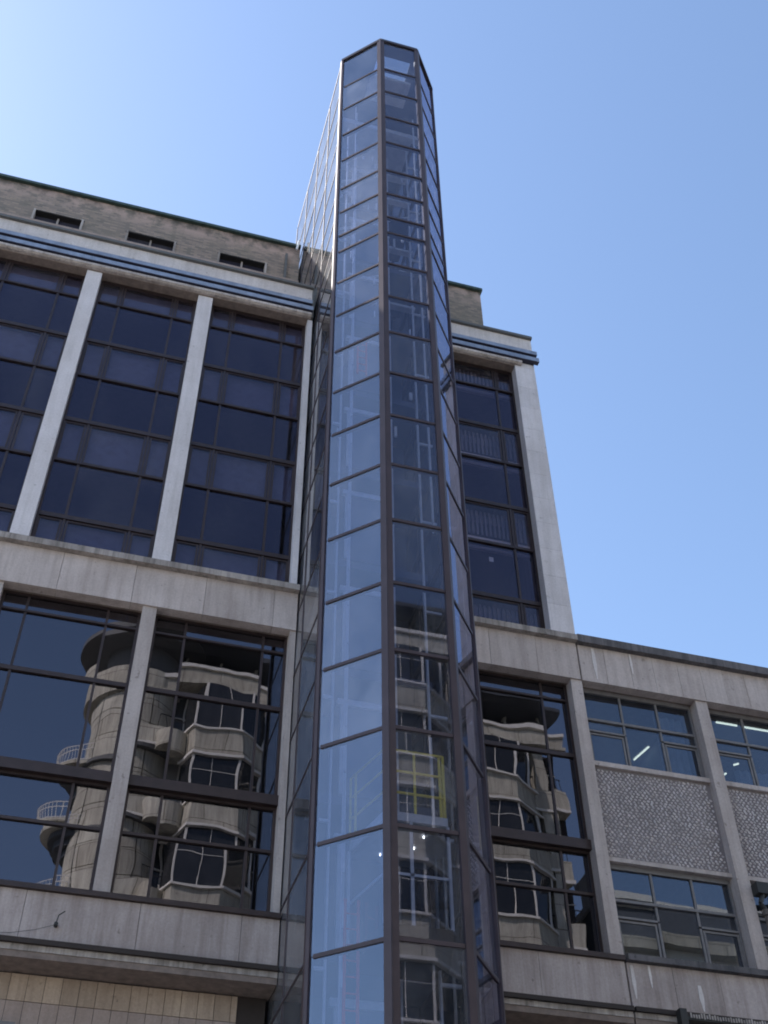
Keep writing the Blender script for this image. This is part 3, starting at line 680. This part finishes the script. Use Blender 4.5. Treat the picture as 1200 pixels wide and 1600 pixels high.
# ================================================================== street opposite (seen mirrored in the glass)
opp = thing('corner_apartment_block', (12, -20, 0), 'sunlit pale stone apartment block with round corner and bay fronts, mirrored in the dark windows', 'building')
FY = -16.6; FH = 4.45; TOP = 42.45
XE = 28.0; CX, CY, CR = 2.0, -19.3, 2.7
def arc(cx, cy_, r, a0, a1, n): return [(cx+r*math.cos(R(a0+(a1-a0)*i/n)), cy_+r*math.sin(R(a0+(a1-a0)*i/n))) for i in range(n+1)]
box('core', 2.0, XE, -34, FY-1.2, 0, TOP, 'dark', opp)
nf = 9
for k in range(nf):
    zt = TOP - FH*k                 # top of storey k
    zp = zt - FH                    # floor level
    # spandrel wall of this storey, window strip above it
    box('spandrel', 2.0, XE, FY-.5, FY, zp-.1, zp+1.35, 'stone', opp)
    box('storey_slab', 2.0, XE, FY-1.2, FY-.5, zp-.1, zp+.15, 'stone', opp)
    box('string_course', 2.0, XE, FY+.002, FY+.12, zp-.1, zp+.08, 'wst', opp)
    fr = MB(); x = 3.2
    while x < XE:
        fr.box(x, x+.08, FY-1.05, FY-.95, zp+1.35, zt-.1); x += 1.84
    fr.box(2, XE, FY-1.05, FY-.96, zp+2.9, zp+2.96)
    wf = fr.build('window', 'wst', opp); x = 3.24
    while x < XE-1:
        pane(wf, (x+1.84, FY-1.1), (x, FY-1.1), zp+1.3, zt-.1, 'owin' if random.random() < .7 else 'blindp', tilt=.6); x += 1.84
    x = 3.3; rr = MB()
    while x < XE:
        rr.box(x, x+.03, FY-.3, FY-.27, zp+1.35, zp+2.2); x += .3
    rr.box(3.3, XE, FY-.31, FY-.26, zp+2.2, zp+2.25)
    tag(rr.build('railing', 'iron', opp), kind='stuff')
    for x in (10.2, 18.45, 26.7): box('pier', x-.3, x+.3, FY-.55, FY+.02, zp+1.352, zt-.102, 'stone', opp)
    # round corner tower
    pts = arc(CX, CY, CR, 60, 270, 26)
    gz = MB()
    for a, b in zip(pts, pts[1:]):
        pass
    ring = arc(CX, CY, CR, 0, 360, 40)[:-1]
    for (q0, q1) in ((zp-.1, zp+1.53), (zp+1.58, zp+2.93), (zp+2.98, zt-.12)):
        for s_ in range(10):
            pa = arc(CX, CY, CR, 36*s_+.8, 36*s_+35.2, 6); pi = arc(CX, CY, CR-.3, 36*s_+.8, 36*s_+35.2, 6)
            if k > 5: continue
            MB().prism(pa + pi[::-1], q0, q1).build('stone_block', 'stone', opp)
    if k <= 5: MB().prism(arc(CX, CY, CR-.31, 0, 360, 36)[:-1], zp-.1, zt-.12).build('drum_core', 'slate', opp)
    if k <= 5: MB().prism(arc(CX, CY, CR+.28, 0, 360, 40)[:-1], zp-.35, zp-.11).build('ledge', 'lead', opp)
    # polygonal bays
    for bx in (5.5, 13.75, 22.0):
        m = MB().prism([(bx-.5, FY), (bx-.0, FY), (bx+2.6, FY), (bx+4.3, FY), (bx+2.6, FY+1.4), (bx, FY+1.4)][:1] + [(bx+4.3, FY), (bx+2.6, FY+1.4), (bx, FY+1.4)], zp-.55, zp+1.0)
        bay = m.build('bay_front', 'stone', opp)
        MB().prism([(bx-.62, FY), (bx+4.45, FY), (bx+2.68, FY+1.55), (bx-.08, FY+1.55)], zp-.72, zp-.56).build('bay_moulding', 'wst', opp)
        MB().prism([(bx-.62, FY), (bx+4.45, FY), (bx+2.68, FY+1.55), (bx-.08, FY+1.55)], zp+1.01, zp+1.14).build('bay_sill', 'wst', opp)
        fr = MB()
        for px, py in ((bx+.02, FY+1.3), (bx+2.55, FY+1.3), (bx+3.9, FY+.25)):
            fr.box(px-.06, px+.06, py-.06, py+.06, zp+1.14, zt-.75)
        fr.box(bx, bx+2.56, FY+1.28, FY+1.33, zp+2.78, zp+2.81); fr.box(bx+1.26, bx+1.29, FY+1.28, FY+1.36, zp+1.14, zt-.75)
        wf = fr.build('bay_window', 'wst', opp)
        for A, B in (((bx+4.1, FY), (bx+2.55, FY+1.3)), ((bx+2.55, FY+1.3), (bx+.02, FY+1.3)), ((bx+.02, FY+1.3), (bx-.4, FY))):
            pane(wf, A, B, zp+1.14, zt-.75, 'owin', tilt=.5)
    # little rounded balcony beside the tower
    MB().prism(arc(4.3, FY, 1.0, 0, 180, 10), zp-.4, zp+.9).build('round_balcony', 'stone', opp)
    # railed balcony on the side street
    if k <= 5:
        MB().prism(arc(CX-1.9, CY-.6, 2.3, 70, 290, 18), zp-.25, zp-.0).build('balcony', 'stone', opp)
        for q in range(5):
            MB().prism(arc(CX-1.7, CY-.6, 2.0-.35*q, 70, 290, 14), zp-.25-.42*(q+1), zp-.26-.42*q).build('corbel', 'slate', opp)
        rl_ = MB()
        pa = arc(CX-1.9, CY-.6, 2.2, 75, 285, 34)
        for p in pa: rl_.tube((*p, zp), (*p, zp+1.1), .022, 4)
        for zq in (.12, .8, 1.1):
            for a, b in zip(pa, pa[1:]): rl_.tube((a[0], a[1], zp+zq), (b[0], b[1], zp+zq), .025, 4)
        tag(rl_.build('railing', 'wst', opp), kind='stuff')
# parapet, attic storey and roof canopy
box('parapet', CX, XE, FY-.4, FY+.06, TOP, 43.85, 'stone', opp)
MB().box(CX, XE, FY+.062, FY+.2, 43.6, 43.84).build('parapet_moulding', 'wst', opp)
box('cornice', CX, XE, FY-.5, FY+.5, TOP-.22, TOP-.002, 'stone', opp)
pa = arc(CX, CY, CR+.35, 0, 360, 40)[:-1]; MB().prism(pa, TOP-.3, 43.85).build('round_parapet', 'stone', opp)
MB().prism(arc(CX, CY, CR-.5, 0, 360, 32)[:-1], 43.86, 45.9).build('lantern', 'lead', opp)
MB().prism(arc(CX, CY, CR+.9, 0, 360, 40)[:-1], 45.9, 46.25).build('round_canopy', 'lead', opp)
box('attic_wall', CX+1, XE, -30, FY-2.6, TOP, 46.0, 'lead', opp)
box('canopy', CX, XE+.3, -30, FY-.3, 46.02, 46.3, 'slate', opp)
x = 3.8
while x < XE:
    MB().hexa([(x, FY-.45, 43.4), (x+.16, FY-.45, 43.4), (x+.16, FY-.3, 43.4), (x, FY-.3, 43.4), (x+.5, FY-2.4, 46.0), (x+.66, FY-2.4, 46.0), (x+.66, FY-2.2, 46.0), (x+.5, FY-2.2, 46.0)]).build('strut', 'stone', opp); x += 2.1

op2 = thing('slate_roofed_terrace', (45, -20, 0), 'lower stone terrace with slate mansard and white coping beyond the apartment block', 'building')
box('wall', 30.5, 75, -34, FY, 0, 30.6, 'wst', op2)
box('eaves_cornice', 30.3, 75.2, FY+.002, FY+.7, 29.9, 30.6, 'stone', op2)
MB().profx([(FY-.1, 30.602), (-33, 30.602), (-31, 33.4), (FY-1.5, 33.4)], 30.5, 75).build('mansard', 'slate', op2)
box('ridge_coping', 30.3, 75.2, -33, FY-1.2, 33.41, 33.85, 'wst', op2)
x = 31.5
while x < 60:
    for z in (26.2, 21.9, 17.8, 13.6):
        f = MB().box(x, x+1.7, FY+.001, FY+.12, z-.2, z).box(x, x+1.7, FY+.001, FY+.1, z+2.9, z+3.1).build('window_surround', 'stone', op2)
        pane(f, (x+1.6, FY+.04), (x+.1, FY+.04), z, z+2.9, 'owin', tilt=0)
    x += 3.1
box('chimney_stack', 30.6, 31.6, -22, -18.6, 33.96, 36.4, 'wst', op2)

tr = thing('plane_tree', (33.5, -9, 0), 'tall leafy street tree in front of the slate-roofed terrace', 'tree')
t = MB().tube((33.5, -9, 0), (33.6, -9, 8), .38, 10, .27).tube((33.6, -9, 8), (33.3, -9.2, 16), .27, 8, .12)
for i in range(9):
    a = i*2.4; z = 8+i*.9; t.tube((33.6, -9, z), (33.6+3*math.cos(a), -9+3*math.sin(a), z+4), .12, 6, .04)
t.build('trunk', 'bark', tr)
V = []; Fc = []
cl = [(33.5+random.gauss(0, 2.0), -9+random.gauss(0, 2.0), 16+random.gauss(0, 3.6), random.uniform(.9, 1.7)) for _ in range(46)]
for cx, cy_, cz, r_ in cl:
    for _ in range(130):
        d = Vector((random.gauss(0, 1), random.gauss(0, 1), random.gauss(0, 1))).normalized()*r_*random.uniform(.5, 1.05)
        p = Vector((cx, cy_, cz))+d; u = Vector((random.gauss(0, 1), random.gauss(0, 1), random.gauss(0, 1))).normalized()*.16; v = u.orthogonal().normalized()*.11
        b = len(V); V += [tuple(p-u), tuple(p+v), tuple(p+u), tuple(p-v)]; Fc.append((b, b+1, b+2, b+3))
tag(mesh_obj('crown', V, Fc, 'leaf', tr), kind='stuff')
